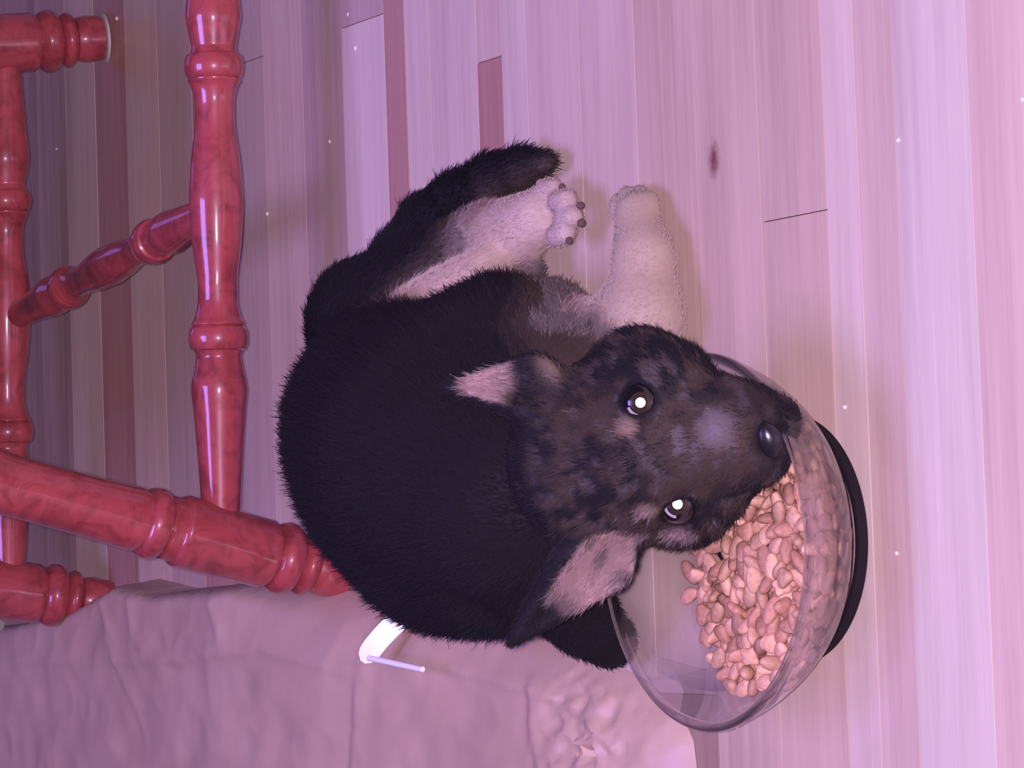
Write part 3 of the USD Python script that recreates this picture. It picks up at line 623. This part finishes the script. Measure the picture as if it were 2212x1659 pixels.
# eyes, nose, pads and claws
M_EYE = usdkit.material(stage, LOOKS + 'eye_dark', {'p': ('principled_bsdf', {'base_color': (.006, .005, .006), 'roughness': .12, 'coat_weight': .5, 'coat_roughness': .05})}, [], 'p.BSDF')
M_IRIS = usdkit.material(stage, LOOKS + 'eye_iris', {'p': ('principled_bsdf', {'base_color': (.030, .017, .012), 'roughness': .25})}, [], 'p.BSDF')
M_SCLERA = usdkit.material(stage, LOOKS + 'eye_white', {'p': ('principled_bsdf', {'base_color': (.34, .29, .31), 'roughness': .3})}, [], 'p.BSDF')
M_SHINE = usdkit.material(stage, LOOKS + 'eye_shine', {'p': ('principled_bsdf', {'base_color': (.98, .98, .92), 'metallic': 1.0, 'roughness': .42})}, [], 'p.BSDF')  # pale metal for a disc standing in for flash reflected in the pupil
for s in (-2.62, 2.62):
    c = Hd(s, 0, -.30); toC = np.array([0, 0, CAM_H]) - c; toC /= np.linalg.norm(toC)
    ball = trimesh.creation.icosphere(subdivisions=3, radius=.0094); ball.apply_translation(c)
    eb = part(pup, 'eye', ball, M_EYE, 60, label='dark glossy eye shining white in the flash')
    def cap(r0, r1, a, mid=None, span=None, rad=.0097):      # spherical cap, ring or part of a ring around the axis a
        a = a / np.linalg.norm(a); b = np.cross(a, [1, 0, .3]); b /= np.linalg.norm(b); e = np.cross(a, b); th = np.linspace(r0, r1, 6); n = 28
        if mid is None: ph = np.arange(n) * 2 * np.pi / n; wrap = n
        else: p0 = math.atan2(mid @ e, mid @ b); ph = np.linspace(p0 - span, p0 + span, n); wrap = n - 1
        v = c + rad * (np.cos(th)[:, None, None] * a + np.sin(th)[:, None, None] * (np.cos(ph)[None, :, None] * b + np.sin(ph)[None, :, None] * e)); f = []
        for i in range(5):
            for j in range(wrap): k = (j + 1) % n; f += [(i * n + j, (i + 1) * n + j, (i + 1) * n + k), (i * n + j, (i + 1) * n + k, i * n + k)]
        return trimesh.Trimesh(v.reshape(-1, 3), f, process=False)
    part(eb, 'iris', cap(.30, .56, toC), M_IRIS, 60, label='dark brown iris')
    part(eb, 'sclera', cap(.60, .78, toC, -.75 * R_ - (.66 if s > 0 else .9) * U_, .75 if s > 0 else .5), M_SCLERA, 60, label='pale white of the eye')
    part(eb, 'pupil_shine', cap(.0001, .26, toC), M_SHINE, 60, label='pale disc put in for the white eye shine')
nm = trimesh.creation.icosphere(subdivisions=3); nv = nm.vertices.copy()
nv[:, 0] *= 1 - .25 * (nv[:, 1] < 0) * -nv[:, 1]
nv = NOSE - .0016 * HN + .01 * (nv[:, :1] * .92 * HSD + nv[:, 1:2] * .62 * HUP + nv[:, 2:] * .52 * HN)
part(pup, 'nose', trimesh.Trimesh(nv, nm.faces, process=False), usdkit.material(stage, LOOKS + 'nose_leather', {'p': ('principled_bsdf', {'base_color': (.012, .010, .014), 'roughness': .3})}, [], 'p.BSDF'), 60, label='moist black nose')
M_CLAW = usdkit.material(stage, LOOKS + 'paw_dark', {'p': ('principled_bsdf', {'base_color': (.10, .055, .05), 'roughness': .75, 'specular_ior_level': .2})}, [], 'p.BSDF')
def pad(c, r, flat, nrm_):
    m = trimesh.creation.icosphere(subdivisions=2); v = m.vertices * r * .01; nrm_ = nrm_ / np.linalg.norm(nrm_); v = v - (v @ nrm_)[:, None] * nrm_ * (1 - flat)
    return trimesh.Trimesh(v + c, m.faces, process=False)
for q, r in (((1254, 444, 2.2), .22), ((1256, 482, 2.3), .24), ((1230, 520, 2.3), .22), ((1214, 404, 2.1), .2)): part(pup, 'toe_pad', pad(P(*q), r, .5, N0), M_CLAW, 60, label='dark toe pad of the hind paw')
for a, b in ((1357, 412), (1382, 408)): part(pup, 'claw', tube([P(a, b + 6, 1.0), P(a, b, .9), P(a + 2, b - 6, .5)], np.array([.0016, .0014, .0004])), M_CLAW, 60)

# ------------------------------------------------------------------ crumbs on the floor and a scrap at the edge
M_CRUMB = usdkit.material(stage, LOOKS + 'crumb', {'p': ('principled_bsdf', {'base_color': (.75, .68, .64), 'roughness': .6})}, [], 'p.BSDF')
crng = np.random.default_rng(9)
for u, v, lab_ in ((767, 104, "white crumb right of the chair's front stretcher, below another crumb near the top edge"), (751, 31, "white crumb at the very top edge, right of the chair's front stretcher"),
                   (577, 462, "white crumb close beside the middle of the chair's front stretcher"), (122, 322, "white crumb under the chair beside its rear stretcher"),
                   (1940, 303, "white crumb on the pale plank, level with the dark knot"), (1824, 880, "white crumb beside the upper end of the bowl's black base ring"),
                   (712, 306, "white crumb on the floor between the chair stretcher and the puppy's tail"), (1937, 1195, "white crumb on the bare floor straight in front of the bowl's base"),
                   (252, 40, "white crumb just past the pale glide of the chair's rear leg"), (1592, 1571, "white crumb on the floor just below the lower rim of the bowl"),
                   (2208, 215, "white crumb cut by the right edge of the photo")):
    c = at(u, v, .0006); m = trimesh.creation.icosphere(subdivisions=1); w_ = m.vertices * crng.uniform(.7, 1.3, 3) * np.array([.0011, .0012, .0007]); w_ = w_ * (1 + crng.uniform(-.2, .2, (len(w_), 1)))
    t = thing('crumb', lab_, 'crumb', c, 'white crumbs on the floor'); part(t, 'speck', trimesh.Trimesh(w_ + c, m.faces, process=False), M_CRUMB, 30)
sc = at(3, 1362, .034)
t = thing('paper_scrap', 'small cream scrap of paper at the edge beside the paper bag and chair leg', 'paper scrap', sc); kk_ = np.linspace(-1, 1, 6)[:, None]
part(t, 'scrap', strip_mesh(sc + kk_ * np.array([-.0075, -.002, .001]) + np.array([0, 0, .0015]) * (1 - kk_ ** 2), [0, -.5, .86], np.full(6, .0042), .0004), M_GLIDE, False)
